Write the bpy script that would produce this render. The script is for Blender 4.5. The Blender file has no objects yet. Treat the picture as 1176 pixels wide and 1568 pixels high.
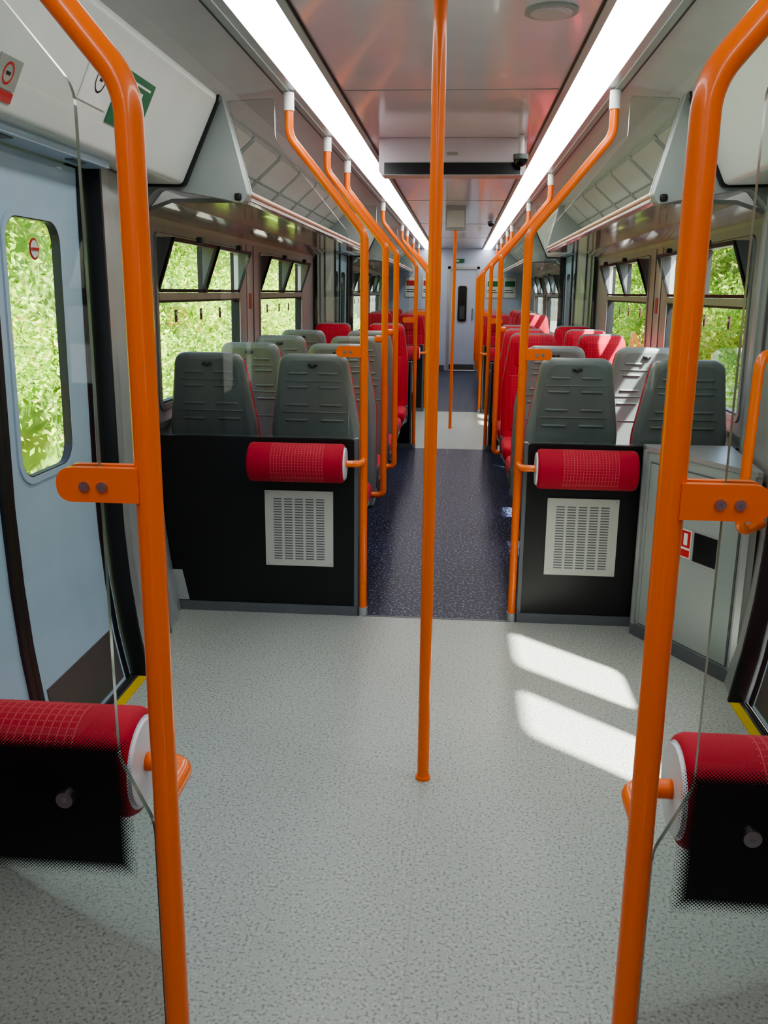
import bpy, bmesh, math, random
import numpy as np
from mathutils import Vector, Matrix
random.seed(7); np.random.seed(7)
X0=-0.068
# ------------------------------------------------------------------ materials
MATS={}
def pbr(name,col,rough=0.5,metal=0.0,spec=0.5,var=0.06,vscale=6.0,bump=0.0,bscale=200.0,coat=0.0,emit=None,es=0):
    m=bpy.data.materials.new(name); m.use_nodes=True
    nt=m.node_tree; b=nt.nodes['Principled BSDF']
    b.inputs['Roughness'].default_value=rough; b.inputs['Metallic'].default_value=metal
    b.inputs['Specular IOR Level'].default_value=spec; b.inputs['Coat Weight'].default_value=coat
    tc=nt.nodes.new('ShaderNodeTexCoord')
    n=nt.nodes.new('ShaderNodeTexNoise'); n.inputs['Scale'].default_value=vscale; n.inputs['Detail'].default_value=4
    nt.links.new(tc.outputs['Object'],n.inputs['Vector'])
    r=nt.nodes.new('ShaderNodeValToRGB')
    r.color_ramp.elements[0].position=0.3; r.color_ramp.elements[1].position=0.7
    r.color_ramp.elements[0].color=[max(0,c*(1-var)) for c in col]+[1]
    r.color_ramp.elements[1].color=[min(1,c*(1+var)) for c in col]+[1]
    nt.links.new(n.outputs['Fac'],r.inputs['Fac']); nt.links.new(r.outputs['Color'],b.inputs['Base Color'])
    if bump>0:
        n2=nt.nodes.new('ShaderNodeTexNoise'); n2.inputs['Scale'].default_value=bscale
        nt.links.new(tc.outputs['Object'],n2.inputs['Vector'])
        bp=nt.nodes.new('ShaderNodeBump'); bp.inputs['Strength'].default_value=bump; bp.inputs['Distance'].default_value=0.002
        nt.links.new(n2.outputs['Fac'],bp.inputs['Height']); nt.links.new(bp.outputs['Normal'],b.inputs['Normal'])
    if emit:
        b.inputs['Emission Color'].default_value=list(emit)+[1]; b.inputs['Emission Strength'].default_value=es
    MATS[name]=m; return m
pbr('orange_paint',(0.88,0.165,0.014),0.30,var=0.02,coat=0.3)
pbr('white_sleeve',(0.75,0.75,0.73),0.4)
pbr('dark_rubber',(0.012,0.012,0.014),0.45)
pbr('steel',(0.50,0.50,0.50),0.3,metal=1.0)
pbr('silver_trim',(0.46,0.47,0.47),0.35,metal=0.5)
pbr('pillar_grey',(0.36,0.38,0.37),0.36,metal=0.15)
pbr('panel_black',(0.008,0.008,0.009),0.35,bump=0.1,bscale=120)
pbr('grey_shell',(0.235,0.265,0.265),0.33,bump=0.15,bscale=400)
pbr('seat_leg',(0.06,0.065,0.075),0.4)
pbr('ceiling_gloss',(0.78,0.72,0.79),0.16,spec=0.5,coat=0.25,var=0.02)
pbr('cove_grey',(0.56,0.56,0.56),0.35,var=0.03)
pbr('cove_panel',(0.50,0.51,0.48),0.35,var=0.03)
pbr('header_white',(0.70,0.73,0.71),0.35,var=0.03)
pbr('gable_grey',(0.36,0.40,0.39),0.40,var=0.03)
pbr('wall_mauve',(0.52,0.47,0.52),0.4,var=0.04)
pbr('wall_grey',(0.36,0.38,0.38),0.4,var=0.04)
pbr('rack_gloss',(0.46,0.45,0.47),0.14,spec=0.8,coat=0.4,var=0.02)
pbr('rack_rail_reflection',(0.80,0.45,0.32),0.3,var=0.02)  # rail colour with the orange poles' reflection painted in
pbr('door_blue',(0.44,0.57,0.71),0.30,coat=0.2,var=0.03)
pbr('kickplate',(0.10,0.10,0.095),0.4,metal=0.2)
pbr('end_blue',(0.55,0.59,0.74),0.4,var=0.03)
pbr('threshold_metal',(0.25,0.25,0.22),0.35,metal=0.8)
pbr('yellow_paint',(0.62,0.44,0.03),0.45)
pbr('grille_white',(0.52,0.52,0.46),0.4,var=0.03)
pbr('cap_white',(0.68,0.71,0.78),0.35,var=0.02)
pbr('glass_edge',(0.16,0.24,0.21),0.15,var=0.05)
pbr('sign_green',(0.01,0.16,0.08),0.4)
pbr('sign_red',(0.55,0.03,0.03),0.4)
pbr('sticker_red',(0.10,0.03,0.03),0.5)
pbr('sign_white',(0.75,0.75,0.74),0.4)
pbr('cabinet_grey',(0.31,0.34,0.325),0.33,var=0.03)
pbr('skirting_grey',(0.12,0.13,0.14),0.4)
pbr('display_black',(0.006,0.006,0.008),0.2)
pbr('display_body',(0.60,0.54,0.60),0.35,var=0.02)
pbr('seam_grey',(0.33,0.34,0.31),0.5)
pbr('light_lens',(0.9,0.9,0.88),0.4,emit=(0.975,1.0,0.985),es=9.5)

def glass(name,tint,refl=1.0):
    m=bpy.data.materials.new(name); m.use_nodes=True; nt=m.node_tree; nt.nodes.clear()
    o=nt.nodes.new('ShaderNodeOutputMaterial'); mx=nt.nodes.new('ShaderNodeMixShader')
    t=nt.nodes.new('ShaderNodeBsdfTransparent'); t.inputs[0].default_value=list(tint)+[1]
    g=nt.nodes.new('ShaderNodeBsdfGlossy'); g.inputs['Roughness'].default_value=0.02
    f=nt.nodes.new('ShaderNodeFresnel'); f.inputs[0].default_value=1.45
    mm=nt.nodes.new('ShaderNodeMath'); mm.operation='MULTIPLY'; mm.inputs[1].default_value=refl
    nt.links.new(f.outputs[0],mm.inputs[0]); nt.links.new(mm.outputs[0],mx.inputs[0])
    nt.links.new(t.outputs[0],mx.inputs[1]); nt.links.new(g.outputs[0],mx.inputs[2]); nt.links.new(mx.outputs[0],o.inputs[0])
    MATS[name]=m
glass('screen_glass',(0.84,0.88,0.86),1.1)
glass('window_glass',(0.97,0.98,0.96),0.22)

def nm(nt,op,a,b=None):
    n=nt.nodes.new('ShaderNodeMath'); n.operation=op
    for i,v in enumerate((a,b)):
        if v is None: continue
        if isinstance(v,(int,float)): n.inputs[i].default_value=v
        else: nt.links.new(v,n.inputs[i])
    return n.outputs[0]

def speckle(name,base,dark,light,scale,rough,td=0.40,tl=0.64,spec=0.5):
    m=bpy.data.materials.new(name); m.use_nodes=True; nt=m.node_tree; b=nt.nodes['Principled BSDF']
    b.inputs['Roughness'].default_value=rough; b.inputs['Specular IOR Level'].default_value=spec
    tc=nt.nodes.new('ShaderNodeTexCoord')
    n=nt.nodes.new('ShaderNodeTexNoise'); n.inputs['Scale'].default_value=scale; n.inputs['Detail'].default_value=1.5
    nt.links.new(tc.outputs['Object'],n.inputs['Vector'])
    r=nt.nodes.new('ShaderNodeValToRGB'); cr=r.color_ramp; cr.interpolation='LINEAR'
    cr.elements[0].position=td-0.03; cr.elements[0].color=dark+(1,)
    cr.elements[1].position=td+0.03; cr.elements[1].color=base+(1,)
    e=cr.elements.new(tl-0.02); e.color=base+(1,)
    e=cr.elements.new(tl+0.02); e.color=light+(1,)
    nt.links.new(n.outputs['Fac'],r.inputs['Fac'])
    n2=nt.nodes.new('ShaderNodeTexNoise'); n2.inputs['Scale'].default_value=1.3; n2.inputs['Detail'].default_value=5
    nt.links.new(tc.outputs['Object'],n2.inputs['Vector'])
    mr=nt.nodes.new('ShaderNodeMapRange'); mr.inputs[3].default_value=0.86; mr.inputs[4].default_value=1.08
    nt.links.new(n2.outputs['Fac'],mr.inputs[0])
    mx=nt.nodes.new('ShaderNodeVectorMath'); mx.operation='SCALE'
    nt.links.new(r.outputs['Color'],mx.inputs[0]); nt.links.new(mr.outputs[0],mx.inputs['Scale'])
    nt.links.new(mx.outputs[0],b.inputs['Base Color'])
    bp=nt.nodes.new('ShaderNodeBump'); bp.inputs['Strength'].default_value=0.15; bp.inputs['Distance'].default_value=0.001
    nt.links.new(n.outputs['Fac'],bp.inputs['Height']); nt.links.new(bp.outputs['Normal'],b.inputs['Normal'])
    MATS[name]=m
speckle('vinyl_light',(0.39,0.42,0.38),(0.225,0.245,0.215),(0.50,0.53,0.48),120,0.36,td=0.40)
speckle('vinyl_navy',(0.014,0.020,0.046),(0.005,0.006,0.013),(0.16,0.20,0.32),75,0.40,td=0.38,tl=0.60,spec=0.3)

def fabric(name,base,line,pitch,mask=None,duty=0.22,amt=0.75):
    m=bpy.data.materials.new(name); m.use_nodes=True; nt=m.node_tree; b=nt.nodes['Principled BSDF']
    b.inputs['Roughness'].default_value=0.75; b.inputs['Sheen Weight'].default_value=0.15
    b.inputs['Sheen Tint'].default_value=(1,0.2,0.2,1)
    tc=nt.nodes.new('ShaderNodeTexCoord'); s=nt.nodes.new('ShaderNodeSeparateXYZ')
    nt.links.new(tc.outputs['Object'],s.inputs[0])
    x,y,z=s.outputs
    fx=nm(nt,'FRACT',nm(nt,'MULTIPLY',nm(nt,'ADD',x,10),1/pitch))
    yz=nm(nt,'ADD',nm(nt,'ADD',z,nm(nt,'MULTIPLY',y,0.7)),10)
    fz=nm(nt,'FRACT',nm(nt,'MULTIPLY',yz,1/pitch))
    lx=nm(nt,'LESS_THAN',fx,duty); lz=nm(nt,'LESS_THAN',fz,duty)
    fx2=nm(nt,'FRACT',nm(nt,'MULTIPLY',nm(nt,'ADD',x,10),3/pitch)); dash=nm(nt,'LESS_THAN',fx2,0.6)
    g=nm(nt,'MAXIMUM',lx,nm(nt,'MULTIPLY',lz,dash))
    if mask:
        g=nm(nt,'MULTIPLY',g,nm(nt,'LESS_THAN',nm(nt,'ABSOLUTE',nm(nt,'ADD',x,-mask[0])),mask[1]))
    g=nm(nt,'MULTIPLY',g,amt)
    n=nt.nodes.new('ShaderNodeTexNoise'); n.inputs['Scale'].default_value=350
    nt.links.new(tc.outputs['Object'],n.inputs['Vector'])
    mx=nt.nodes.new('ShaderNodeMix'); mx.data_type='RGBA'
    mx.inputs['A'].default_value=base+(1,); mx.inputs['B'].default_value=line+(1,)
    nt.links.new(g,mx.inputs['Factor'])
    mr=nt.nodes.new('ShaderNodeMapRange'); mr.inputs[3].default_value=0.7; mr.inputs[4].default_value=1.25
    nt.links.new(n.outputs['Fac'],mr.inputs[0])
    sc=nt.nodes.new('ShaderNodeVectorMath'); sc.operation='SCALE'
    nt.links.new(mx.outputs['Result'],sc.inputs[0]); nt.links.new(mr.outputs[0],sc.inputs['Scale'])
    nt.links.new(sc.outputs[0],b.inputs['Base Color'])
    bp=nt.nodes.new('ShaderNodeBump'); bp.inputs['Strength'].default_value=0.3; bp.inputs['Distance'].default_value=0.001
    nt.links.new(n.outputs['Fac'],bp.inputs['Height']); nt.links.new(bp.outputs['Normal'],b.inputs['Normal'])
    MATS[name]=m
fabric('seat_fabric',(0.46,0.004,0.024),(0.58,0.04,0.07),0.02,duty=0.18)
fabric('bolster_fabric',(0.42,0.004,0.024),(0.58,0.12,0.13),0.0135,mask=(0.01,0.12),duty=0.17,amt=0.6)

def frit_mat(name,hx,hz):
    m=bpy.data.materials.new(name); m.use_nodes=True; nt=m.node_tree; nt.nodes.clear()
    o=nt.nodes.new('ShaderNodeOutputMaterial'); mx=nt.nodes.new('ShaderNodeMixShader')
    t=nt.nodes.new('ShaderNodeBsdfTransparent'); b=nt.nodes.new('ShaderNodeBsdfPrincipled')
    b.inputs['Base Color'].default_value=(0.006,0.006,0.007,1); b.inputs['Roughness'].default_value=0.25
    tc=nt.nodes.new('ShaderNodeTexCoord'); s=nt.nodes.new('ShaderNodeSeparateXYZ'); nt.links.new(tc.outputs['Object'],s.inputs[0])
    x,_,z=s.outputs; P=0.0055
    dx=nm(nt,'SUBTRACT',nm(nt,'ABSOLUTE',x),hx); dz=nm(nt,'SUBTRACT',nm(nt,'ABSOLUTE',z),hz)
    d=nm(nt,'MAXIMUM',dx,dz)
    rad=nm(nt,'SUBTRACT',0.60,nm(nt,'MULTIPLY',nm(nt,'MAXIMUM',d,0),20.0))
    rad=nm(nt,'ADD',rad,nm(nt,'LESS_THAN',d,0.0))
    u=nm(nt,'ADD',nm(nt,'MULTIPLY',nm(nt,'ADD',x,z),1/P/1.0),1000); v=nm(nt,'ADD',nm(nt,'MULTIPLY',nm(nt,'SUBTRACT',x,z),1/P),1000)
    fu=nm(nt,'SUBTRACT',nm(nt,'FRACT',u),0.5); fv=nm(nt,'SUBTRACT',nm(nt,'FRACT',v),0.5)
    dist=nm(nt,'SQRT',nm(nt,'ADD',nm(nt,'MULTIPLY',fu,fu),nm(nt,'MULTIPLY',fv,fv)))
    k=nm(nt,'LESS_THAN',dist,rad)
    nt.links.new(k,mx.inputs[0]); nt.links.new(t.outputs[0],mx.inputs[1]); nt.links.new(b.outputs[0],mx.inputs[2]); nt.links.new(mx.outputs[0],o.inputs[0])
    MATS[name]=m
frit_mat('frit_print',0.226,0.094)

def leaf_mat(name):
    m=bpy.data.materials.new(name); m.use_nodes=True; nt=m.node_tree; nt.nodes.clear()
    o=nt.nodes.new('ShaderNodeOutputMaterial'); mx=nt.nodes.new('ShaderNodeMixShader'); mx.inputs[0].default_value=0.45
    d=nt.nodes.new('ShaderNodeBsdfDiffuse'); t=nt.nodes.new('ShaderNodeBsdfTranslucent')
    g=nt.nodes.new('ShaderNodeNewGeometry'); r=nt.nodes.new('ShaderNodeValToRGB'); cr=r.color_ramp
    cr.elements[0].position=0; cr.elements[0].color=(0.22,0.42,0.05,1)
    cr.elements[1].position=1; cr.elements[1].color=(0.80,0.62,0.30,1)
    for p,c in ((0.35,(0.42,0.66,0.09,1)),(0.7,(0.64,0.82,0.15,1)),(0.93,(0.80,0.86,0.28,1))):
        e=cr.elements.new(p); e.color=c
    nt.links.new(g.outputs['Random Per Island'],r.inputs[0])
    tn=nt.nodes.new('ShaderNodeTexNoise'); tn.inputs['Scale'].default_value=0.9; tn.inputs['Detail'].default_value=2
    nt.links.new(g.outputs['Position'],tn.inputs['Vector'])
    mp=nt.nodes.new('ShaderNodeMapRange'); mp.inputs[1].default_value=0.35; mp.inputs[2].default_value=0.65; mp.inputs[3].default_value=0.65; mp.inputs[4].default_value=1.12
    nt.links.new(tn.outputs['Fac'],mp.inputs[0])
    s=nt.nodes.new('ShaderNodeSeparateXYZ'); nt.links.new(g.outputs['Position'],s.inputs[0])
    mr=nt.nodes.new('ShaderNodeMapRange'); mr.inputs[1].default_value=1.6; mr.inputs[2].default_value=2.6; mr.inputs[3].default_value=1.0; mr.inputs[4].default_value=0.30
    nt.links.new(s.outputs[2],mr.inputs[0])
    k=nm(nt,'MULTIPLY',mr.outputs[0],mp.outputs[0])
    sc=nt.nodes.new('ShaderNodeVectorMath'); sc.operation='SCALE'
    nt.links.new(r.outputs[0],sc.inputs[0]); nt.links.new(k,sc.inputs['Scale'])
    nt.links.new(sc.outputs[0],d.inputs[0]); nt.links.new(sc.outputs[0],t.inputs[0])
    nt.links.new(d.outputs[0],mx.inputs[1]); nt.links.new(t.outputs[0],mx.inputs[2]); nt.links.new(mx.outputs[0],o.inputs[0])
    MATS[name]=m
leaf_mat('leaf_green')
pbr('bank_soil',(0.18,0.30,0.05),0.9,var=0.5,vscale=2.5)
pbr('ballast',(0.20,0.19,0.16),0.9,var=0.5,vscale=14)

# ------------------------------------------------------------------ mesh builder
def fillet(pts,r,seg=6,closed=True):
    n=len(pts); out=[]
    for i in range(n):
        rr=r[i] if isinstance(r,(list,tuple)) else r
        p=Vector(pts[i])
        if (not closed and i in (0,n-1)) or rr<=1e-6: out.append(p); continue
        a=Vector(pts[i-1])-p; b=Vector(pts[(i+1)%n])-p
        la,lb=a.length,b.length
        ang=a.angle(b)
        if ang>math.pi-0.02: out.append(p); continue
        d=min(rr/math.tan(ang/2),la*0.49,lb*0.49)
        p1=p+a/la*d; p2=p+b/lb*d
        for k in range(seg+1):
            t=k/seg
            w=0.93 # slightly rounder than a parabola
            c=p1*(1-t)**2+p*2*w*t*(1-t)+p2*t**2
            out.append(c/((1-t)**2+2*w*t*(1-t)+t**2))
    return out
class MB:
    def __init__(s): s.v=[];s.f=[];s.m=[];s.sm=[];s.names=[]
    def mi(s,mat):
        if mat not in s.names: s.names.append(mat)
        return s.names.index(mat)
    def add(s,vs,fs,mat,smooth=False):
        o=len(s.v); s.v+= [tuple(v) for v in vs]; k=s.mi(mat)
        for f in fs: s.f.append([i+o for i in f]); s.m.append(k); s.sm.append(smooth)
    def hexa(s,p,mat):  # p: 8 points bottom ring then top ring
        s.add(p,[(3,2,1,0),(4,5,6,7),(0,1,5,4),(1,2,6,5),(2,3,7,6),(3,0,4,7)],mat)
    def box(s,x0,x1,y0,y1,z0,z1,mat):
        s.hexa([(x0,y0,z0),(x1,y0,z0),(x1,y1,z0),(x0,y1,z0),(x0,y0,z1),(x1,y0,z1),(x1,y1,z1),(x0,y1,z1)],mat)
    def rbox(s,c,d,r,mat,seg=3,fn=None):
        bm=bmesh.new(); bmesh.ops.create_cube(bm,size=1)
        for v in bm.verts: v.co=Vector((v.co.x*d[0],v.co.y*d[1],v.co.z*d[2]))
        bmesh.ops.bevel(bm,geom=list(bm.edges),offset=r,segments=seg,affect='EDGES',profile=0.5)
        bm.verts.index_update()
        vs=[v.co+Vector(c) for v in bm.verts]
        if fn: vs=[fn(v) for v in vs]
        s.add(vs,[[v.index for v in f.verts] for f in bm.faces],mat,True); bm.free()
    def loft(s,rings,mat,smooth=True,caps=True,capmat=None):
        n=len(rings[0]); vs=[p for r in rings for p in r]; fs=[]
        for i in range(len(rings)-1):
            for j in range(n):
                k=(j+1)%n; fs.append((i*n+j,i*n+k,(i+1)*n+k,(i+1)*n+j))
        s.add(vs,fs,mat,smooth)
        if caps:
            s.add(rings[0],[list(range(n))[::-1]],capmat or mat); s.add(rings[-1],[list(range(n))],capmat or mat)
    def tube(s,pts,r,mat,seg=14,fr=0.08,caps=True):
        P=fillet(pts,fr,8,closed=False); Q=[P[0]]
        for p in P[1:]:
            if (p-Q[-1]).length>1e-5: Q.append(p)
        P=Q; rings=[]; prev=None
        for i,p in enumerate(P):
            t=(P[min(i+1,len(P)-1)]-P[max(i-1,0)]).normalized()
            if prev is None:
                u=Vector((0,1,0)) if abs(t.y)<0.9 else Vector((1,0,0))
                u=(u-t*u.dot(t)).normalized()
            else: u=(prev-t*prev.dot(t)).normalized()
            prev=u; w=t.cross(u)
            rings.append([p+u*math.cos(a)*r+w*math.sin(a)*r for a in [2*math.pi*k/seg for k in range(seg)]])
        s.loft(rings,mat,True,caps)
    def obj(s,name,loc=(0,0,0),parent=None,center=False):
        me=bpy.data.meshes.new(name)
        if center:
            a=np.array(s.v); loc=tuple((a.max(0)+a.min(0))/2)
        vs=[(v[0]-loc[0],v[1]-loc[1],v[2]-loc[2]) for v in s.v]
        me.from_pydata(vs,[],s.f)
        for n in s.names: me.materials.append(MATS[n])
        me.polygons.foreach_set('material_index',s.m); me.polygons.foreach_set('use_smooth',s.sm); me.update()
        bm=bmesh.new(); bm.from_mesh(me); bmesh.ops.recalc_face_normals(bm,faces=bm.faces); bm.to_mesh(me); bm.free()
        o=bpy.data.objects.new(name,me); o.location=loc; bpy.context.scene.collection.objects.link(o)
        if parent: o.parent=parent
        return o
def S(h,side): return X0+side*h
def lerp_tab(tab):
    def f(z):
        if z<=tab[0][0]: return tab[0][1]
        for (a,ha),(b,hb) in zip(tab,tab[1:]):
            if z<=b: return ha+(hb-ha)*(z-a)/(b-a)
        return tab[-1][1]
    return f
hw_wall=lerp_tab([(0,1.27),(.2,1.31),(.4,1.33),(.6,1.343),(.85,1.35),(1.80,1.34)])
hw_door=lerp_tab([(0,1.195),(.1,1.215),(.2,1.232),(.4,1.255),(.6,1.268),(.85,1.275),(1.78,1.265),(1.95,1.26)])
def Pm(side,hw,y,z,off=0): return (S(hw(z)+off,side),y,z)
def strip(mb,side,hw,y0,y1,z0,z1,mat,off=0):
    mb.add([Pm(side,hw,y0,z0,off),Pm(side,hw,y1,z0,off),Pm(side,hw,y1,z1,off),Pm(side,hw,y0,z1,off)],[(0,1,2,3)],mat)
def bandbox(mb,side,hw,y0,y1,z0,z1,o0,o1,mat):
    mb.hexa([Pm(side,hw,y0,z0,o0),Pm(side,hw,y1,z0,o0),Pm(side,hw,y1,z0,o1),Pm(side,hw,y0,z0,o1),
             Pm(side,hw,y0,z1,o0),Pm(side,hw,y1,z1,o0),Pm(side,hw,y1,z1,o1),Pm(side,hw,y0,z1,o1)],mat)
def rrect(ya,yb,za,zb,r,seg=6):
    out=[]
    for cy,cz,a0 in ((ya+r,za+r,180),(yb-r,za+r,270),(yb-r,zb-r,0),(ya+r,zb-r,90)):
        out.append([(cy+r*math.cos(math.radians(a0+90*k/seg)),cz+r*math.sin(math.radians(a0+90*k/seg))) for k in range(seg+1)])
    return out
def panel_hole(mb,side,hw,y0,y1,z0,z1,hole,r,mat,reveal,depth):
    arcs=rrect(*hole,r); oc=[(y0,z0),(y1,z0),(y1,z1),(y0,z1)]
    for i in range(4):
        A=arcs[i]; c=oc[i]
        mb.add([Pm(side,hw,*c)]+[Pm(side,hw,*p) for p in A],[(0,k+1,k+2) for k in range(len(A)-1)],mat)
        B=arcs[(i+1)%4]; c2=oc[(i+1)%4]
        mb.add([Pm(side,hw,*c),Pm(side,hw,*c2),Pm(side,hw,*B[0]),Pm(side,hw,*A[-1])],[(0,1,2,3)],mat)
    flat=[p for A in arcs for p in A]
    mb.loft([[Pm(side,hw,*p) for p in flat],[Pm(side,hw,*p,depth) for p in flat]],reveal,False,False)
def ring(mb,side,hw,hole,r,w,o0,o1,mat):
    a=[p for A in rrect(*hole,r) for p in A]
    b=[p for A in rrect(hole[0]+w,hole[1]-w,hole[2]+w,hole[3]-w,max(r-w,0.005)) for p in A]
    mb.loft([[Pm(side,hw,*p,o1) for p in a],[Pm(side,hw,*p,o0) for p in a],[Pm(side,hw,*p,o0) for p in b],[Pm(side,hw,*p,o1) for p in b]],mat,False,False)
def pane(mb,side,hw,hole,r,off,mat):
    a=[Pm(side,hw,*p,off) for A in rrect(*hole,r) for p in A]
    mb.add(a,[list(range(len(a)))],mat)

YB,YF=-1.6,17.9
V=[2.55,10.1]
def va(yc): return yc-1.38
def vb(yc): return yc+1.45
# ------------------------------------------------------------------ floor
mb=MB()
segs=[(YB,-0.3,'vinyl_navy'),(-0.3,vb(V[0])-0.02,'vinyl_light'),(vb(V[0])-0.02,va(V[1]),'vinyl_navy'),(va(V[1]),vb(V[1]),'vinyl_light'),(vb(V[1]),YF,'vinyl_navy')]
for a,b,m in segs:
    mb.add([(S(1.36,-1),a,0),(S(1.36,1),a,0),(S(1.36,1),b,0),(S(1.36,-1),b,0)],[(0,1,2,3)],m)
mb.box(S(1.36,-1),S(1.36,1),YB,YF,-0.06,-0.005,'ballast')
for yc in V:
    mb.box(X0-0.0115,X0-0.0085,va(yc)-0.3,vb(yc)-0.03,0.0,0.0006,'seam_grey')
mb.box(S(.35,-1),S(.35,1),3.977,3.99,0,0.002,'skirting_grey')
mb.obj('floor')
# thresholds
for yc in V:
    for sd in (-1,1):
        mb=MB(); dc=yc-0.05
        xs=lambda h:S(h,sd)
        a,b=sorted((xs(1.13),xs(1.165))); mb.box(a,b,dc-.70,dc+.70,0,0.004,'yellow_paint')
        a,b=sorted((xs(1.165),xs(1.30))); mb.box(a,b,dc-.70,dc+.70,0,0.006,'threshold_metal')
        for k in range(5):
            a,b=sorted((xs(1.175+k*.012),xs(1.180+k*.012))); mb.box(a,b,dc-.70,dc+.70,0.006,0.009,'dark_rubber')
        mb.obj('door_threshold',center=True)
# ------------------------------------------------------------------ ceiling
mb=MB()
mb.add([(S(.71,-1),YB,2.325),(S(.71,1),YB,2.325),(S(.71,1),YF,2.325),(S(.71,-1),YF,2.325)],[(0,1,2,3)],'ceiling_gloss')
cov=[(.71,2.325),(.90,2.297),(1.03,2.25),(1.2,2.13),(1.325,1.95),(1.34,1.80)]
for sd in (-1,1):
    for (h1,z1),(h2,z2) in zip(cov,cov[1:]):
        mb.add([(S(h1,sd),YB,z1),(S(h1,sd),YF,z1),(S(h2,sd),YF,z2),(S(h2,sd),YB,z2)],[(0,1,2,3)],'cove_grey')
    for h0,h1,mt,zb in ((.640,.672,'silver_trim',2.312),(.462,.488,'gable_grey',2.312),(.672,.700,'gable_grey',2.308),(.700,.706,'dark_rubber',2.306),(.455,.462,'dark_rubber',2.318)):
        a,b=sorted((S(h0,sd),S(h1,sd))); mb.box(a,b,YB,YF,zb,2.33,mt)
for y in (1.1,4.05,6.3,8.7,11.6,14.5):
    mb.box(S(.45,-1),S(.45,1),y,y+0.006,2.3225,2.326,'seam_grey')
mb.box(S(1.4,-1),S(1.4,1),YB,YF,2.36,2.40,'cove_grey')
mb.obj('ceiling')
for sd in (-1,1):
    mb=MB(); n=8
    prof=[(.488+ (.640-.488)*k/n, 2.316-0.016*math.sin(math.pi*k/n)) for k in range(n+1)]
    for (h1,z1),(h2,z2) in zip(prof,prof[1:]):
        mb.add([(S(h1,sd),YB+.02,z1),(S(h1,sd),YF-.02,z1),(S(h2,sd),YF-.02,z2),(S(h2,sd),YB+.02,z2)],[(0,1,2,3)],'light_lens',True)
    mb.obj('ceiling_light_strip')
# ------------------------------------------------------------------ side walls
wins=[(4.15,5.80),(6.35,8.10),(12.0,13.65),(14.2,15.9)]
wn=1; dn=1
secs=[(YB,va(V[0]),[(-1.42,-.80)]),(vb(V[0])-.02,va(V[1]),wins[:2]),(vb(V[1]),YF,wins[2:])]
for sd,nmw in ((-1,'wall_left'),(1,'wall_right')):
    mb=MB()
    for yc in V: # unseen outer skin behind the door pockets, added to block stray sun
        for y0,y1 in ((va(yc)-.01,yc-.74),(yc+.64,vb(yc)+.01)):
            a,b=sorted((S(1.352,sd),S(1.372,sd))); mb.box(a,b,y0,y1,0,2.0,'wall_grey')
    for y0,y1,ws in secs:
        for z0,z1 in ((0,.2),(.2,.4),(.4,.6),(.6,.85)):
            strip(mb,sd,hw_wall,y0,y1,z0,z1,'wall_grey')
        cuts=[y0]+[(ws[i][1]+ws[i+1][0])/2 for i in range(len(ws)-1)]+[y1]
        for i,w in enumerate(ws):
            panel_hole(mb,sd,hw_wall,cuts[i],cuts[i+1],.85,1.80,(w[0],w[1],.93,1.76),.05,'wall_mauve','dark_rubber',.06)
        bandbox(mb,sd,hw_wall,y0,y1,.05,.20,-.09,-.01,'wall_grey')
        bandbox(mb,sd,hw_wall,y0,y1,.86,.885,-.02,0.0,'silver_trim')
        for c in cuts[1:-1]:
            bandbox(mb,sd,hw_wall,c-.10,c-.095,.89,1.79,-.004,0.002,'dark_rubber')
            bandbox(mb,sd,hw_wall,c+.10,c+.105,.89,1.79,-.004,0.002,'dark_rubber')
            bandbox(mb,sd,hw_wall,c-.03,c+.03,1.38,1.48,-.006,0.002,'sign_red')
    mb.obj(nmw)
    for y0,y1,ws in secs:
        for w in ws:
            mb=MB(); ya,yb=w; H=(ya+.004,yb-.004,.934,1.756)
            ring(mb,sd,hw_wall,H,.05,.028,-.008,.03,'silver_trim')
            ring(mb,sd,hw_wall,(ya+.03,yb-.03,.96,1.45),.03,.012,.0,.035,'dark_rubber')
            bandbox(mb,sd,hw_wall,ya+.03,yb-.03,1.45,1.485,-.012,.03,'silver_trim')
            pane(mb,sd,hw_wall,(ya+.04,yb-.04,.97,1.45),.03,.025,'window_glass')
            ym=(ya+yb)/2
            bandbox(mb,sd,hw_wall,ym-.02,ym+.02,1.485,1.735,-.012,.03,'dark_rubber')
            for a,b in ((ya+.035,ym-.02),(ym+.02,yb-.035)):
                tilt=lambda z:-(z-1.487)/(1.735-1.487)*0.085
                hwt=lambda z,t=tilt: hw_wall(z)+t(z)
                for q in ((a,a+.016,1.487,1.735),(b-.016,b,1.487,1.735),(a,b,1.487,1.503),(a,b,1.717,1.735)):
                    bandbox(mb,sd,hwt,*q,-.006,.008,'dark_rubber')
                pane(mb,sd,hwt,(a+.015,b-.015,1.50,1.72),.01,.002,'window_glass')
                for yy in (a,b-.006):
                    mb.add([Pm(sd,hw_wall,yy,1.487),Pm(sd,hw_wall,yy,1.735),Pm(sd,hw_wall,yy,1.735,-.085),
                            Pm(sd,hw_wall,yy+.006,1.487),Pm(sd,hw_wall,yy+.006,1.735),Pm(sd,hw_wall,yy+.006,1.735,-.085)],
                           [(0,1,2),(5,4,3),(0,2,5,3),(1,4,5,2)],'skirting_grey')
                mb.rbox((S(1.24,sd),(a+b)/2,1.74),(.03,.05,.03),.006,'dark_rubber')
            if y0>0:
                for yy in (ya+.35,ya+.80,ya+1.2):
                    bandbox(mb,sd,hw_wall,yy,yy+.035,1.34,1.40,.018,.022,'sticker_red')
                    bandbox(mb,sd,hw_wall,yy+.006,yy+.029,1.375,1.392,.016,.018,'sign_white')
            mb.obj('window_%d'%wn); wn+=1

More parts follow.
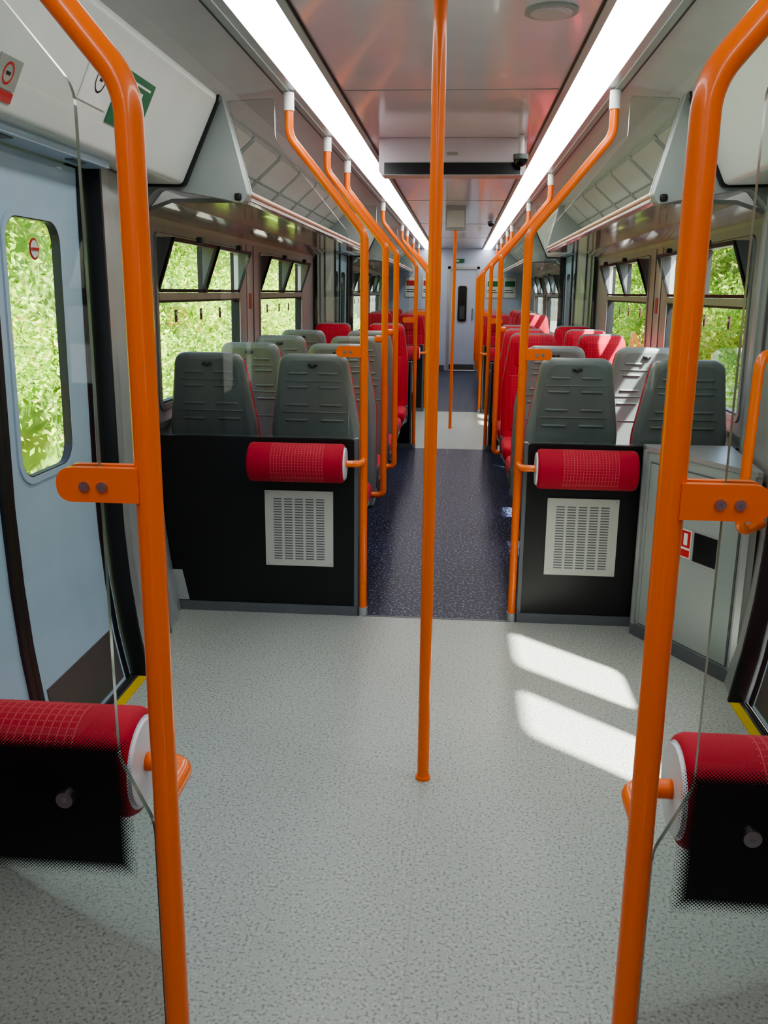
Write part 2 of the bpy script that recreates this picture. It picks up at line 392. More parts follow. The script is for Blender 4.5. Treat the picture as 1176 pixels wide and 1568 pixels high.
# ------------------------------------------------------------------ vestibule door areas
for yc in V:
    dc=yc-.05
    for sd in (-1,1):
        e=bpy.data.objects.new('door_%d'%dn,None); bpy.context.scene.collection.objects.link(e); e.location=(S(1.27,sd),dc,0)
        dn+=1
        for li,(a,b) in enumerate(((dc-.70,dc-.006),(dc+.006,dc+.70))):
            mb=MB()
            wa,wb=(dc-.495,dc-.105) if li==0 else (dc+.105,dc+.495)
            zs=[.012,.06,.1,.2,.3,.4,.5,.6,.72,.85]
            for z0,z1 in zip(zs,zs[1:]): strip(mb,sd,hw_door,a,b,z0,z1,'door_blue')
            panel_hole(mb,sd,hw_door,a,b,.85,1.78,(wa,wb,.905,1.72),.085,'door_blue','dark_rubber',.03)
            strip(mb,sd,hw_door,a,b,1.78,1.90,'door_blue')
            ring(mb,sd,hw_door,(wa-.012,wb+.012,.893,1.732),.095,.022,-.006,.002,'door_blue')
            ring(mb,sd,hw_door,(wa+.003,wb-.003,.908,1.717),.082,.010,-.004,.02,'dark_rubber')
            pane(mb,sd,hw_door,(wa+.006,wb-.006,.911,1.714),.078,.015,'window_glass')
            zk=[.03,.08,.13,.18,.23]
            for z0,z1 in zip(zk,zk[1:]): bandbox(mb,sd,hw_door,a+.07,b-.07,z0,z1,-.004,.0,'kickplate')
            ee=(b-.028,b) if li==0 else (a,a+.028)
            for z0,z1 in zip(zs,zs[1:]): bandbox(mb,sd,hw_door,ee[0],ee[1],z0,z1,-.012,.004,'dark_rubber')
            bandbox(mb,sd,hw_door,ee[0],ee[1],.85,1.90,-.012,.004,'dark_rubber')
            ee=(a,a+.05) if li==0 else (b-.05,b-.02)
            for z0,z1 in list(zip(zs,zs[1:]))+[(.85,1.90)]:
                bandbox(mb,sd,hw_door,ee[0],ee[1],z0,z1,-.006,.0,'dark_rubber')
            ym=(wa+wb)/2
            if sd<0:
                cz=1.62
                for rr,mt,of in ((.034,'sign_red',.012),(.027,'sign_white',.010)):
                    pts=[(ym+.03+rr*math.cos(t),cz+rr*math.sin(t)) for t in [2*math.pi*k/20 for k in range(20)]]
                    mb.add([Pm(sd,hw_door,*p,of) for p in pts],[list(range(20))],mt)
                bandbox(mb,sd,hw_door,ym+.006,ym+.054,cz-.004,cz+.004,.006,.009,'sign_red')
            for v in range(len(mb.v)):
                x,y,z=mb.v[v]; mb.v[v]=(x-e.location.x,y-e.location.y,z)
            mb.obj('leaf_%d'%(li+1),parent=e)
        for y0,y1 in ((dc+.71,vb(yc)-.03),(dc-.71,va(yc)+.03)):
            mb=MB()
            def hwp(z,y,y0=y0,y1=y1):
                base=lerp_tab([(0,1.14),(.1,1.155),(.2,1.172),(.4,1.195),(.6,1.207),(.85,1.213),(1.93,1.213)])(z)
                t=abs(y-y0)/abs(y1-y0); return base+.09*t
            zs=[0,.06,.12,.2,.3,.4,.5,.6,.72,.85,1.925]
            ysn=[y0+(y1-y0)*k/5 for k in range(6)]
            cols=['silver_trim','pillar_grey','pillar_grey','pillar_grey','silver_trim']
            for z0,z1 in zip(zs,zs[1:]):
                for k in range(5):
                    a,b=ysn[k],ysn[k+1]
                    mb.add([(S(hwp(z0,a),sd),a,z0),(S(hwp(z0,b),sd),b,z0),(S(hwp(z1,b),sd),b,z1),(S(hwp(z1,a),sd),a,z1)],[(0,1,2,3)],cols[k],True)
                mb.add([(S(hwp(z0,y0),sd),y0,z0),(S(hwp(z1,y0),sd),y0,z1),(S(1.33,sd),y0,z1),(S(1.33,sd),y0,z0)],[(0,1,2,3)],'dark_rubber')
                for q,mt,w in ((y0,'dark_rubber',.022),(ysn[3],'skirting_grey',.02),(ysn[4],'wall_grey',.05)):
                    s_=1 if y1>y0 else -1; qa,qb=q,q+s_*w
                    mb.hexa([(S(hwp(z0,qa),sd),qa,z0),(S(hwp(z0,qb),sd),qb,z0),(S(hwp(z0,qb)-.012,sd),qb,z0),(S(hwp(z0,qa)-.012,sd),qa,z0),
                             (S(hwp(z1,qa),sd),qa,z1),(S(hwp(z1,qb),sd),qb,z1),(S(hwp(z1,qb)-.012,sd),qb,z1),(S(hwp(z1,qa)-.012,sd),qa,z1)],mt)
            mb.obj('door_pillar')
        # header box over door
        mb=MB(); y0,y1=va(yc)+.08,vb(yc)-.11
        def hprof(o): return [tuple(q) for q in fillet([(1.345,1.95-o),(1.345,1.935-o),(1.115-o,1.93-o),(.955-o,2.262),(.955-o,2.30)],[0,0,.03,.05,0],6,closed=False)]
        prof=hprof(0)
        for (h1,z1),(h2,z2) in zip(prof,prof[1:]):
            mb.add([(S(h1,sd),y0,z1),(S(h1,sd),y1,z1),(S(h2,sd),y1,z2),(S(h2,sd),y0,z2)],[(0,1,2,3)],'header_white',True)
        pb=hprof(.010)+[(1.345,2.30)]
        for ya_,yb_2 in ((y0-.02,y0),(y1,y1+.025)):
            mb.loft([[(S(h,sd),yy,z) for h,z in pb] for yy in (ya_,yb_2)],'dark_rubber',False)
        a,b=sorted((S(1.16,sd),S(1.25,sd))); mb.box(a,b,dc-.70,dc+.70,1.905,1.932,'door_blue')
        a,b=sorted((S(1.18,sd),S(1.21,sd)))
        for yy in (dc-.5,dc,dc+.5): mb.box(a,b,yy-.05,yy+.05,1.901,1.906,'skirting_grey')
        q=lambda s:(1.115-.16*s,1.93+.332*s)
        for yy in (dc-.45,):
            (h0,z0),(h1,z1)=q(.05),q(.95)
            mb.add([(S(h0-.003,sd),yy,z0),(S(h0-.003,sd),yy+.006,z0),(S(h1-.003,sd),yy+.006,z1),(S(h1-.003,sd),yy,z1)],[(0,1,2,3)],'seam_grey')
        mb.obj('door_header')
# signs on left header
def hsign(name,sd,y0,y1,z0,z1,mat,extra=None):
    mb=MB()
    def pt(y,z,o): s=(z-1.93)/.332; return (S(1.115-.16*s-o*.9,sd),y,z-o*.43)
    def slab(ya,yb,za,zb,o0,o1,m):
        mb.hexa([pt(ya,za,o0),pt(yb,za,o0),pt(yb,za,o1),pt(ya,za,o1),pt(ya,zb,o0),pt(yb,zb,o0),pt(yb,zb,o1),pt(ya,zb,o1)],m)
    slab(y0,y1,z0,z1,.001,.004,mat)
    if extra: extra(slab,y0,y1,z0,z1,pt,mb)
    mb.obj(name,center=True)
def ex_green(slab,y0,y1,z0,z1,pt,mb):
    w=y1-y0;h=z1-z0
    slab(y0+.62*w,y0+.72*w,z0+.45*h,z0+.75*h,.004,.0045,'sign_white')
    slab(y0+.35*w,y0+.90*w,z0+.84*h,z0+.88*h,.004,.0045,'sign_white')
    slab(y0+.45*w,y0+.85*w,z0+.32*h,z0+.37*h,.004,.0045,'sign_white')
    slab(y0+.45*w,y0+.75*w,z0+.20*h,z0+.25*h,.004,.0045,'sign_white')
def ex_circle(slab,y0,y1,z0,z1,pt,mb):
    cy,cz=(y0+y1)/2,(z0+z1)/2
    def ringf(r0,r1,m):
        n=24
        a=[pt(cy+r0*math.cos(2*math.pi*k/n),cz+r0*math.sin(2*math.pi*k/n),.0045) for k in range(n)]
        b=[pt(cy+r1*math.cos(2*math.pi*k/n),cz+r1*math.sin(2*math.pi*k/n),.0045) for k in range(n)]
        mb.loft([a,b],m,False,False)
    R0=.030 if y0>2.6 else .020
    ringf(R0,R0+.006,'dark_rubber' if y0>2.6 else 'sign_red')
    slab(cy-.010,cy+.010,cz-.004,cz+.004,.004,.005,'dark_rubber')
hsign('emergency_exit_sign',-1,2.95,3.24,2.015,2.175,'sign_green',ex_green)
hsign('door_notice_sign',-1,2.72,2.93,2.04,2.18,'sign_white',ex_circle)
hsign('no_smoking_sign',-1,2.27,2.38,1.985,2.055,'seam_grey',ex_circle)
hsign('warning_sign',-1,2.27,2.38,1.958,1.982,'sign_red')

# ------------------------------------------------------------------ luggage racks
gprof=fillet([(.945,2.285),(.846,1.90),(.862,1.862),(1.235,1.925),(1.338,1.81),(1.335,1.93),(1.2,2.12),(1.03,2.245)],[.01,.02,.015,.06,.01,.01,.02,.02],5)
def gable(mb,sd,y0,y1):
    rings=[[(S(p[0],sd),y,p[1]) for p in gprof] for y in (y0,y1)]
    mb.loft(rings,'gable_grey',False,True)
    mb.rbox((S(.885,sd),y0-.004,1.885),(.03,.02,.03),.008,'dark_rubber')
for (y0,y1) in ((YB+.1,va(V[0])-.02),(vb(V[0])-.07,va(V[1])-.02),(vb(V[1])+.02,YF-.1)):
    for sd in (-1,1):
        mb=MB()
        gable(mb,sd,y0,y0+.09); gable(mb,sd,y1-.09,y1)
        a,b=y0+.085,y1-.085
        sh=fillet([(.855,1.905),(.850,1.875),(.875,1.868),(1.20,1.868),(1.337,1.82),(1.337,1.84),(1.20,1.885),(.88,1.89)],[.006]*8,3)
        mb.loft([[(S(p[0],sd),y,p[1]) for p in sh] for y in (a,b)],'rack_gloss',False)
        mb.tube([(S(.862,sd),a,1.905),(S(.862,sd),b,1.905)],.016,'rack_rail_reflection')
        n=max(1,int((b-a)/.62)); st=(b-a)/n
        sl=lambda s:(.97+.30*s,2.255-.265*s)
        for k in range(n+1):
            y=a+k*st
            if 0<k<n:
                mb.hexa([(S(.87,sd),y-.008,1.89),(S(.87,sd),y+.008,1.89),(S(1.32,sd),y+.008,1.87),(S(1.32,sd),y-.008,1.87),
                         (S(.87,sd),y-.008,1.905),(S(.87,sd),y+.008,1.905),(S(1.32,sd),y+.008,1.93),(S(1.32,sd),y-.008,1.93)],'gable_grey')
            if k<n:
                ya,yb=y+.03,y+st-.03
                def q(s,y,o): h,z=sl(s); return (S(h-o*.66,sd),y,z-o*.75)
                def frm(s0,s1,ya,yb,o,m):
                    mb.hexa([q(s0,ya,-.02),q(s0,yb,-.02),q(s1,yb,-.02),q(s1,ya,-.02),q(s0,ya,o),q(s0,yb,o),q(s1,yb,o),q(s1,ya,o)],m)
                frm(.02,.98,ya-.015,yb+.015,.006,'gable_grey'); frm(.07,.50,ya+.01,yb-.01,.016,'cove_panel'); frm(.54,.94,ya+.01,yb-.01,.016,'cove_panel')
        mb.obj('luggage_rack')

# ------------------------------------------------------------------ seats
def seat_outline(ins,z0=.30,zt=1.215,wb=.213,wt=.152,zm=.86):
    pts=[(-wb+ins,z0+ins),(wb-ins,z0+ins),(wb-ins,zm),(wt-ins+.006,zt-ins),(-wt+ins-.006,zt-ins),(-wb+ins,zm)]
    return fillet(pts,[.03,.03,.25,.062,.062,.25],7)
def yb_(z): return (1.215-z)*.17
def build_seat():
    mb=MB()
    def L(layers,mat,z0=.30,zt=1.215):
        mb.loft([[(p[0],y+yb_(p[1]),p[1]) for p in seat_outline(i,z0,zt)] for y,i in layers],mat,True)
    L([(.0,.030),(.004,.014),(.014,.004),(.030,0),(.052,0)],'grey_shell')
    L([(.050,.004),(.054,.001),(.085,-.001),(.105,.006),(.120,.022),(.126,.05)],'seat_fabric',.40,1.205)
    sk=lambda v:Vector((v[0],v[1]+yb_(v[2]),v[2]))
    for z,w in ((1.125,.22),(1.06,.235),(.975,.25),(.90,.27)):
        for s in (-1,1):
            mb.rbox((s*w*.32,0.002,z),(w*.42,.016,.012),.005,'grey_shell',2,sk)
    for z,w in ((1.09,.27),(.94,.31),(.80,.34)):
        mb.rbox((0,0.001,z),(w,.010,.006),.002,'grey_shell',1,sk)
    mb.rbox((0,-.001,1.165),(.045,.02,.016),.005,'seat_leg',2,sk)
    mb.rbox((0,-.006,1.160),(.014,.03,.014),.004,'seat_leg',2,sk)
    mb.rbox((0,.118,1.07),(.25,.03,.18),.013,'seat_fabric',3,sk)
    mb.rbox((0,.118,.72),(.33,.03,.40),.013,'seat_fabric',3,sk)
    mb.rbox((0,.47,.425),(.43,.47,.105),.035,'seat_fabric',4)
    mb.rbox((0,.45,.365),(.41,.44,.045),.012,'grey_shell',2)
    for s in (-1,1): mb.rbox((s*.205,.24,.42),(.022,.16,.12),.01,'seat_leg',2)
    mb.box(-.16,.16,.28,.60,.31,.35,'seat_leg')
    mb.box(-.045,.045,.36,.50,.02,.32,'seat_leg')
    mb.rbox((0,.43,.0125),(.20,.26,.025),.008,'seat_leg',2)
    o=mb.obj('passenger_seat'); return o
seat0=build_seat(); used=[False]
def seat(h,sd,y,face):
    if not used[0]: o=seat0; used[0]=True
    else:
        o=bpy.data.objects.new('passenger_seat',seat0.data); bpy.context.scene.collection.objects.link(o)
    o.location=(S(h,sd),y,0); o.rotation_euler=(0,0,0 if face>0 else math.pi)
rows={-1:[(-.40,1),(4.14,1),(4.99,1),(5.87,1),(6.75,1),(8.50,-1),(12.75,-1),(13.6,-1),(14.45,-1),(15.3,-1),(16.15,-1)],
      1:[(-.40,1),(4.14,1),(5.08,1),(6.80,-1),(7.65,-1),(8.50,-1),(12.75,-1),(13.6,-1),(14.45,-1),(15.3,-1),(16.15,-1)]}
for sd in (-1,1):
    for y,f in rows[sd]:
        for h in (.608,1.108): seat(h,sd,y,f)

# ------------------------------------------------------------------ poles
R=.0185
ZB,ZT=1.745,2.135
def clamp_geo(mb,sd,y,z=1.24):
    out=fillet([(S(.36,sd),z-.024),(S(.475,sd),z-.024),(S(.475,sd),z+.024),(S(.36,sd),z+.024)],[0,.023,.023,0],8)
    mb.loft([[(p[0],yy,p[1]) for p in out] for yy in (y-.020,y-.008)],'orange_paint',False)
    mb.loft([[(p[0],yy,p[1]) for p in out] for yy in (y+.006,y+.018)],'orange_paint',False)
    for h in (.41,.435):
        mb.tube([(S(h,sd),y-.024,z-.002),(S(h,sd),y-.019,z-.002)],.0075,'steel',10,0)
        mb.tube([(S(h,sd),y-.0245,z-.002),(S(h,sd),y-.0235,z-.002)],.003,'skirting_grey',6,0)
def floor_pole(sd,y,glassy=True):
    mb=MB(); h=.352
    mb.tube([(S(h,sd),y,0.0),(S(h,sd),y,ZB),(S(.675,sd),y,ZT),(S(.675,sd),y,2.25)],R,'orange_paint',16,.10)
    mb.tube([(S(.675,sd),y,2.235),(S(.675,sd),y,2.306)],R+.004,'white_sleeve',14,0)
    mb.tube([(S(h,sd),y,0),(S(h,sd),y,.04)],R+.004,'silver_trim',14,0)
    if glassy: clamp_geo(mb,sd,y)
    mb.obj('grab_pole')
def seat_pole(sd,y):
    mb=MB(); h=.352
    mb.tube([(S(.42,sd),y,.335),(S(h,sd),y,.335),(S(h,sd),y,ZB),(S(.675,sd),y,ZT),(S(.675,sd),y,2.25)],R,'orange_paint',16,.08)
    mb.tube([(S(.675,sd),y,2.235),(S(.675,sd),y,2.306)],R+.004,'white_sleeve',14,0)
    mb.rbox((S(.385,sd),y,1.24),(.05,.03,.04),.01,'orange_paint')
    mb.obj('seat_grab_pole')
for yc in V:
    for sd in (-1,1):
        floor_pole(sd,va(yc)); floor_pole(sd,vb(yc))
    mb=MB(); mb.tube([(X0-.005,yc,0),(X0-.005,yc,2.30)],R,'orange_paint',18,0)
    mb.tube([(X0-.005,yc,0),(X0-.005,yc,.010)],R+.005,'orange_paint',18,0)
    mb.tube([(X0-.005,yc,2.24),(X0-.005,yc,2.324)],R+.008,'white_sleeve',18,0)
    mb.obj('centre_grab_pole')
for y in (5.12,6.0): seat_pole(-1,y)
for y in (6.66,): seat_pole(1,y)
for sd in (-1,1):
    for y in (12.6,14.3,16.0): seat_pole(sd,y)
for yy,dy in ((3.30,-.08),(1.78,.08)):
    mb=MB()
    mb.tube([(S(1.215,1),yy,1.29),(S(1.11,1),yy+dy,1.31),(S(1.10,1),yy+dy,.66),(S(1.205,1),yy,.68)],R,'orange_paint',14,.06)
    mb.obj('door_grab_handle')

# ------------------------------------------------------------------ partitions
def xzpoly(mb,pts,y,sd,mat,edge,th):
    P=[(S(p[0],sd),p[1]) for p in pts]
    mb.add([(a,y,b) for a,b in P],[list(range(len(P)))],mat)
    mb.loft([[(a,y-th/2,b) for a,b in P],[(a,y+th/2,b) for a,b in P]],edge,False,False)
def bolster(sd,y,zc=.752,h0=.425,h1=.855,r=.088):
    mb=MB(); n=28
    hs=[(h0,.86),(h0+.004,.95),(h0+.014,1.0),(h1-.014,1.0),(h1-.004,.95),(h1,.86)]
    rings=[[(S(h,sd),y+r*k*math.cos(2*math.pi*j/n),zc+r*k*math.sin(2*math.pi*j/n)) for j in range(n)] for h,k in hs]
    mb.loft(rings,'bolster_fabric',True,True,'cap_white')
    mb.tube([(S(h0-.006,sd),y,zc),(S(h0+.002,sd),y,zc)],r*.80,'cap_white',28,0)
    return mb
def bolster_obj(sd,y,ypole):
    mb=bolster(sd,y)
    mb.tube([(S(.425,sd),y,.752),(S(.352,sd),y,.752),(S(.352,sd),ypole,.752)],.0155,'orange_paint',12,.035)
    mb.obj('bolster_cushion',loc=(S(.64,sd),y,.752))
def top_edge(): # shared upper contour of the glass
    a=[Vector((.42,1.745)),Vector((.735,2.125)),Vector((.735,2.285)),Vector((.935,2.275)),Vector((.838,1.90)),Vector((.855,1.855)),Vector((1.235,1.915)),Vector((1.335,1.80))]
    return a
def partition_black(yc,y,sd,front):
    g=MB()
    pts=[(.42,.85)]+[tuple(p) for p in top_edge()]+[(1.345,.85)]
    pts=fillet(pts,[0,.10,.06,.01,.01,.01,.01,.01,.01,0],6)
    xzpoly(g,pts,y,sd,'screen_glass','glass_edge',.010)
    pp=fillet([(.385,.045),(1.255,.045),(1.30,.20),(1.325,.40),(1.343,.845),(.385,.845)],[0,.02,.05,.05,0,.02],4)
    g.loft([[(S(p[0],sd),yy,p[1]) for p in pp] for yy in (y-.016,y+.016)],'panel_black',False)
    a,b=sorted((S(.375,sd),S(1.27,sd))); g.box(a,b,y-.025,y+.02,0,.045,'skirting_grey')
    a,b=sorted((S(.375,sd),S(.392,sd))); g.box(a,b,y-.02,y+.02,.045,.85,'skirting_grey')
    f=-1 if front else 1; yf=y+f*.018
    a,b=sorted((S(.49,sd),S(.81,sd)))
    g.box(a,b,min(yf,yf+f*.006),max(yf,yf+f*.006),.240,.602,'grille_white')
    nc=5; yy=sorted((yf+f*.0055,yf+f*.0068))
    for c in range(nc):
        xa=a+.035+(b-a-.07)*c/nc+.006; xb=a+.035+(b-a-.07)*(c+1)/nc-.006
        for r in range(24):
            z=.272+r*.0125; g.box(xa,xb,yy[0],yy[1],z,z+.0052,'skirting_grey')
    for xx in (a+.012,b-.012):
        for z in (.252,.590): g.tube([(xx,yy[0],z),(xx,yy[1]+.001 if f>0 else yy[0]-.002,z)],.004,'steel',8,0)
    g.obj('draught_screen')
    bolster_obj(sd,y+f*.110,y)
def partition_glass(y,sd):
    g=MB()
    pts=[(.42,.82),]+[tuple(p) for p in top_edge()]+[(1.345,.85),(1.343,.6),(1.32,.3),(1.27,.03),(.3715,.03),(.3715,.70),(.374,.72)]
    pts=fillet(pts,[.06,.06,.06,.01,.01,.01,.01,.01,.01,.0,0,0,0,0,0,.06],6)
    xzpoly(g,pts,y,sd,'screen_glass','glass_edge',.010)
    a,b=sorted((S(.38,sd),S(1.27,sd))); g.box(a,b,y-.02,y+.02,0,.04,'skirting_grey')
    for h in (.505,.80):
        g.tube([(S(h,sd),y-.014,.750),(S(h,sd),y-.005,.750)],.013,'steel',20,0)
        g.tube([(S(h,sd),y-.0145,.750),(S(h,sd),y-.0135,.750)],.005,'skirting_grey',6,0)
    g.obj('draught_screen')
    f=MB(); cx=S(.43+.22,sd)
    f.add([(cx-.25,y-.0065,.737-.122),(cx+.25,y-.0065,.737-.122),(cx+.25,y-.0065,.737+.122),(cx-.25,y-.0065,.737+.122)],[(0,1,2,3)],'frit_print')
    o=f.obj('printed_glass_band',loc=(cx,y-.0065,.737))
    bolster_obj(sd,y+.108,y)
for sd in (-1,1):
    partition_glass(va(V[0]),sd)
    partition_black(V[0],vb(V[0]),sd,True)
    partition_black(V[1],va(V[1]),sd,False)
    partition_black(V[1],vb(V[1]),sd,True)

# equipment cabinet on right
mb=MB()
B=(1.125,3.36)
fp=[(.825,3.96),(.825,3.90),(B[0],B[1]),(1.145,3.36),(1.20,3.96)]
mb.loft([[(x,y,z) for x,y in fp] for z in (0.0,.85)],'cabinet_grey',False)
mb.loft([[(X0+(x-X0)*1.002-.004,y-.006,z) for x,y in fp] for z in (.842,.862)],'silver_trim',False)
d=Vector((B[0]-.825,B[1]-3.90)); d.normalize(); n=Vector((d.y,-d.x)); 
if n.y>0: n=-n
base=Vector((.825,3.90)); Lc=(Vector((B[0],B[1]))-base).length
def face(s0,s1,z0,z1,o,m):
    a=base+d*s0; b=base+d*s1
    mb.hexa([(a.x,a.y,z0),(b.x,b.y,z0),(b.x+n.x*o,b.y+n.y*o,z0),(a.x+n.x*o,a.y+n.y*o,z0),(a.x,a.y,z1),(b.x,b.y,z1),(b.x+n.x*o,b.y+n.y*o,z1),(a.x+n.x*o,a.y+n.y*o,z1)],m)
face(.0,.02,0,.845,.012,'silver_trim'); face(Lc-.03,Lc,0,.845,.010,'silver_trim')
face(.04,Lc-.05,.06,.80,.004,'skirting_grey'); face(.046,Lc-.056,.066,.794,.007,'cabinet_grey')
face(.33,.475,.43,.57,.009,'silver_trim'); face(.34,.465,.44,.56,.011,'panel_black')
face(.262,.322,.44,.56,.009,'sign_white'); face(.266,.318,.445,.475,.010,'sign_red'); face(.266,.318,.485,.555,.010,'sign_red')
face(.282,.303,.495,.545,.011,'sign_white')
face(0,Lc,0,.05,.014,'skirting_grey')
mb.obj('equipment_cabinet')

# ------------------------------------------------------------------ ceiling display
mb=MB(); y=5.25
hd=fillet([(S(.405,-1),2.324),(S(.405,-1),2.15),(S(.385,-1),2.130),(S(.385,1),2.130),(S(.405,1),2.15),(S(.405,1),2.324)],[0,.02,.01,.01,.02,0],4)
mb.loft([[(p[0],yy,p[1]) for p in hd] for yy in (y,y+.16)],'display_body',False)
mb.box(S(.375,-1),S(.375,1),y-.008,y-.002,2.134,2.196,'display_black')
mb.box(S(.38,-1),S(.38,1),y-.005,y+.001,2.131,2.202,'silver_trim')
mb.box(X0-.03,X0+.03,y-.007,y,2.235,2.25,'seam_grey')
mb.obj('information_display')
def cctv(x,y,z):
    mb=MB()
    n=16; rings=[]
    for k in range(6):
        a=k/5*math.pi/2*.98; rings.append([(x+.038*math.cos(a)*math.cos(t),y+.038*math.cos(a)*math.sin(t),z-.038*math.sin(a)) for t in [2*math.pi*j/n for j in range(n)]])
    mb.loft(rings,'display_black',True)
    mb.tube([(x,y,z),(x,y,z+.025)],.041,'skirting_grey',18,0)
    mb.tube([(x,y,z+.02),(x,y,2.322)],.016,'display_body',18,0)
    mb.obj('security_camera')
cctv(S(.37,1),5.16,2.20); cctv(S(.40,1),11.0,2.29)
mb=MB(); mb.tube([(S(.315,1),2.98,2.316),(S(.315,1),2.98,2.326)],.080,'gable_grey',32,0); mb.tube([(S(.315,1),2.98,2.313),(S(.315,1),2.98,2.32)],.062,'display_body',32,0)
mb.tube([(S(.315,1),2.98,2.311),(S(.315,1),2.98,2.318)],.045,'cove_grey',32,0)
mb.obj('ceiling_speaker')
mb=MB(); mb.box(X0-.10,X0+.10,9.2,9.32,2.10,2.33,'gable_grey'); mb.box(X0-.085,X0+.085,9.19,9.2,2.12,2.28,'cove_panel'); mb.obj('ceiling_notice_box')

# ------------------------------------------------------------------ end walls
mb=MB()
dx0,dx1=-.20,.31
mb.box(S(1.36,-1),dx0-.05,YF,YF+.05,0,2.33,'end_blue'); mb.box(dx1+.05,S(1.36,1),YF,YF+.05,0,2.33,'end_blue'); mb.box(dx0-.05,dx1+.05,YF,YF+.05,1.99,2.33,'end_blue')
mb.box(S(1.3,-1),dx0-.08,YF-.02,YF,0,.1,'skirting_grey'); mb.box(dx1+.08,S(1.3,1),YF-.02,YF,0,.1,'skirting_grey')
mb.obj('wall_front')
mb=MB(); mb.box(S(1.36,-1),S(1.36,1),YB-.05,YB,0,2.33,'end_blue'); mb.obj('wall_back')
mb=MB()
mb.box(dx0-.05,dx0,YF-.02,YF+.05,0,1.99,'silver_trim'); mb.box(dx1,dx1+.05,YF-.02,YF+.05,0,1.99,'silver_trim'); mb.box(dx0-.05,dx1+.05,YF-.02,YF+.05,1.94,1.99,'silver_trim')
mb.box(dx0,dx1,YF+.01,YF+.045,0,1.94,'end_blue'); mb.box(dx0+.01,dx1-.01,YF,YF+.01,.02,.12,'kickplate')
wo=fillet([(-.06,.93),(.14,.93),(.14,1.64),(-.06,1.64)],.06,6)
mb.loft([[(p[0],yy,p[1]) for p in wo] for yy in (YF-.004,YF+.012)],'silver_trim',False)
wo=fillet([(-.045,.945),(.125,.945),(.125,1.625),(-.045,1.625)],.05,6)
mb.loft([[(p[0],yy,p[1]) for p in wo] for yy in (YF-.008,YF+.012)],'display_black',False)
mb.box(-.01,.09,YF-.010,YF-.007,1.0,1.25,'seat_leg')
mb.tube([(dx1-.07,YF-.02,1.0),(dx1-.07,YF-.02,1.2)],.012,'steel',10,0)
mb.box(dx1-.078,dx1-.062,YF-.02,YF+.01,1.0,1.02,'steel'); mb.box(dx1-.078,dx1-.062,YF-.02,YF+.01,1.18,1.2,'steel')
mb.obj('door_%d'%dn)
for x,z in ((-.95,1.6),(-.62,1.6),(.62,1.6),(.95,1.6)):
    mb=MB(); mb.box(x-.13,x+.13,YF-.012,YF,z-.20,z+.20,'silver_trim'); mb.box(x-.115,x+.115,YF-.014,YF-.011,z-.185,z+.185,'sign_white'); mb.box(x-.10,x+.10,YF-.016,YF-.013,z+.02,z+.12,'sign_red' if x<0 else 'sign_green')
    mb.box(x-.10,x+.06,YF-.016,YF-.013,z-.06,z-.045,'dark_rubber'); mb.box(x-.10,x+.09,YF-.016,YF-.013,z-.10,z-.085,'dark_rubber')
    mb.obj('wall_poster',center=True)
mb=MB(); mb.box(-.12,.06,YF-.03,YF,2.06,2.13,'sign_green'); mb.box(-.10,-.04,YF-.032,YF-.028,2.08,2.11,'sign_white'); mb.obj('emergency_exit_sign',center=True)

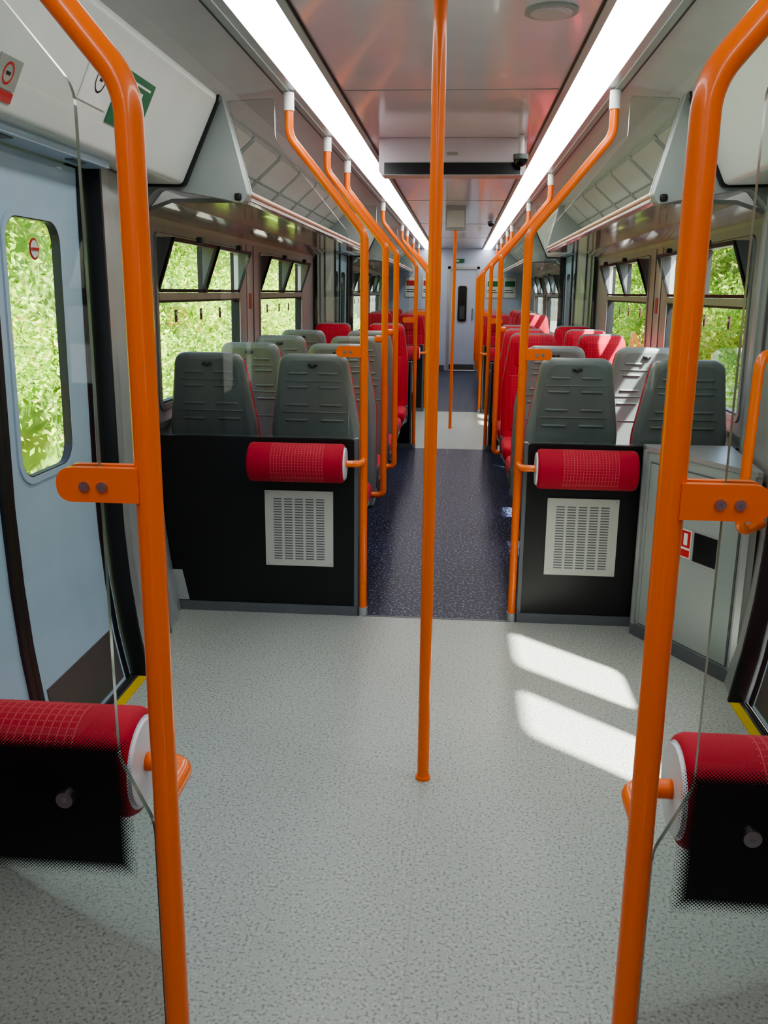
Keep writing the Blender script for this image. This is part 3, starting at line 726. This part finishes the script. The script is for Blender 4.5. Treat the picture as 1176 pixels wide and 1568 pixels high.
# ------------------------------------------------------------------ outside
mb=MB(); mb.add([(-60,-40,-1.1),(60,-40,-1.1),(60,90,-1.1),(-60,90,-1.1)],[(0,1,2,3)],'ballast'); mb.obj('ground')
def bank(sd,H,name,N):
    mb=MB(); ny,nz=90,16; vs=[];fs=[]
    for i in range(ny+1):
        for j in range(nz+1):
            y=-6+i*.5; z=-1.1+(H+1.1)*j/nz
            x=sd*(4.9+.45*max(0,z+1.1)/2+.35*math.sin(y*1.7+z*2)+.25*math.sin(y*.6-z*3.1))
            vs.append((x,y,z))
    for i in range(ny):
        for j in range(nz):
            a=i*(nz+1)+j; fs.append((a,a+1,a+nz+2,a+nz+1))
    mb.add(vs,fs,'bank_soil',True)
    nc=N; per=60
    cy=np.random.uniform(-4,38,nc); cz=-1.0+(H+.6)*np.random.uniform(0,1,nc)**.9
    cx=4.45+.22*(cz+1.1)+.30*np.sin(cy*1.7+cz*2)+np.random.uniform(-.35,.3,nc)
    cr=np.random.uniform(.2,.5,nc)
    u=np.random.normal(size=(nc,per,3)); u/=np.linalg.norm(u,axis=2,keepdims=True)
    c=np.stack([cx,cy,cz],1)[:,None,:]+u*cr[:,None,None]*np.random.uniform(.6,1.05,(nc,per,1))
    c=c.reshape(-1,3); c[:,0]*=sd; c[:,2]=np.maximum(c[:,2],-1.05); n=len(c)
    a=np.random.normal(size=(n,3)); a/=np.linalg.norm(a,axis=1,keepdims=True)
    b=np.random.normal(size=(n,3)); b-=a*(a*b).sum(1,keepdims=True); b/=np.linalg.norm(b,axis=1,keepdims=True)
    s=np.random.uniform(.018,.042,(n,1))
    q=np.stack([c-a*s*1.5,c-b*s*.7,c+a*s*1.5,c+b*s*.7],1).reshape(-1,3)
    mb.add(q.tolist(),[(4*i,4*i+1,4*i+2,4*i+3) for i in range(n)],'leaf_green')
    me=mb.obj(name)
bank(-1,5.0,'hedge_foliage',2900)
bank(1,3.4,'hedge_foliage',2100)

# ------------------------------------------------------------------ lighting
sl=bpy.data.lights.new('sun','SUN'); sl.energy=38; sl.angle=0.028; sl.color=(1.0,.975,.92)
so=bpy.data.objects.new('sun',sl); bpy.context.scene.collection.objects.link(so)
so.rotation_euler=Vector((-.55,.51,-1)).to_track_quat('-Z','Y').to_euler(); so.location=(6,-5,12)
w=bpy.data.worlds.new('sky'); bpy.context.scene.world=w; w.use_nodes=True; nt=w.node_tree
sk=nt.nodes.new('ShaderNodeTexSky'); sk.sky_type='NISHITA'; sk.sun_disc=False; sk.sun_elevation=math.radians(53); sk.sun_rotation=math.radians(130)
sk.dust_density=2.0
nt.links.new(sk.outputs[0],nt.nodes['Background'].inputs[0]); nt.nodes['Background'].inputs[1].default_value=1.1
try: bpy.context.scene.view_settings.look='AgX - Medium High Contrast'
except Exception as ex: print(ex)

# ------------------------------------------------------------------ camera
cam=bpy.data.cameras.new('camera'); co=bpy.data.objects.new('camera',cam); bpy.context.scene.collection.objects.link(co)
cam.sensor_fit='VERTICAL'; cam.sensor_height=24; cam.lens=24*1364/1568; cam.clip_start=.02; cam.clip_end=300
Yc=Vector((117,336,-1364)).normalized(); Zc=Vector((58,5516,1364)); Zc=(Zc-Yc*Zc.dot(Yc)).normalized(); Xc=Yc.cross(Zc)
M=Matrix((Xc,Yc,Zc)).to_4x4(); M.translation=Vector((0,0,1.5)); co.matrix_world=M
bpy.context.scene.camera=co
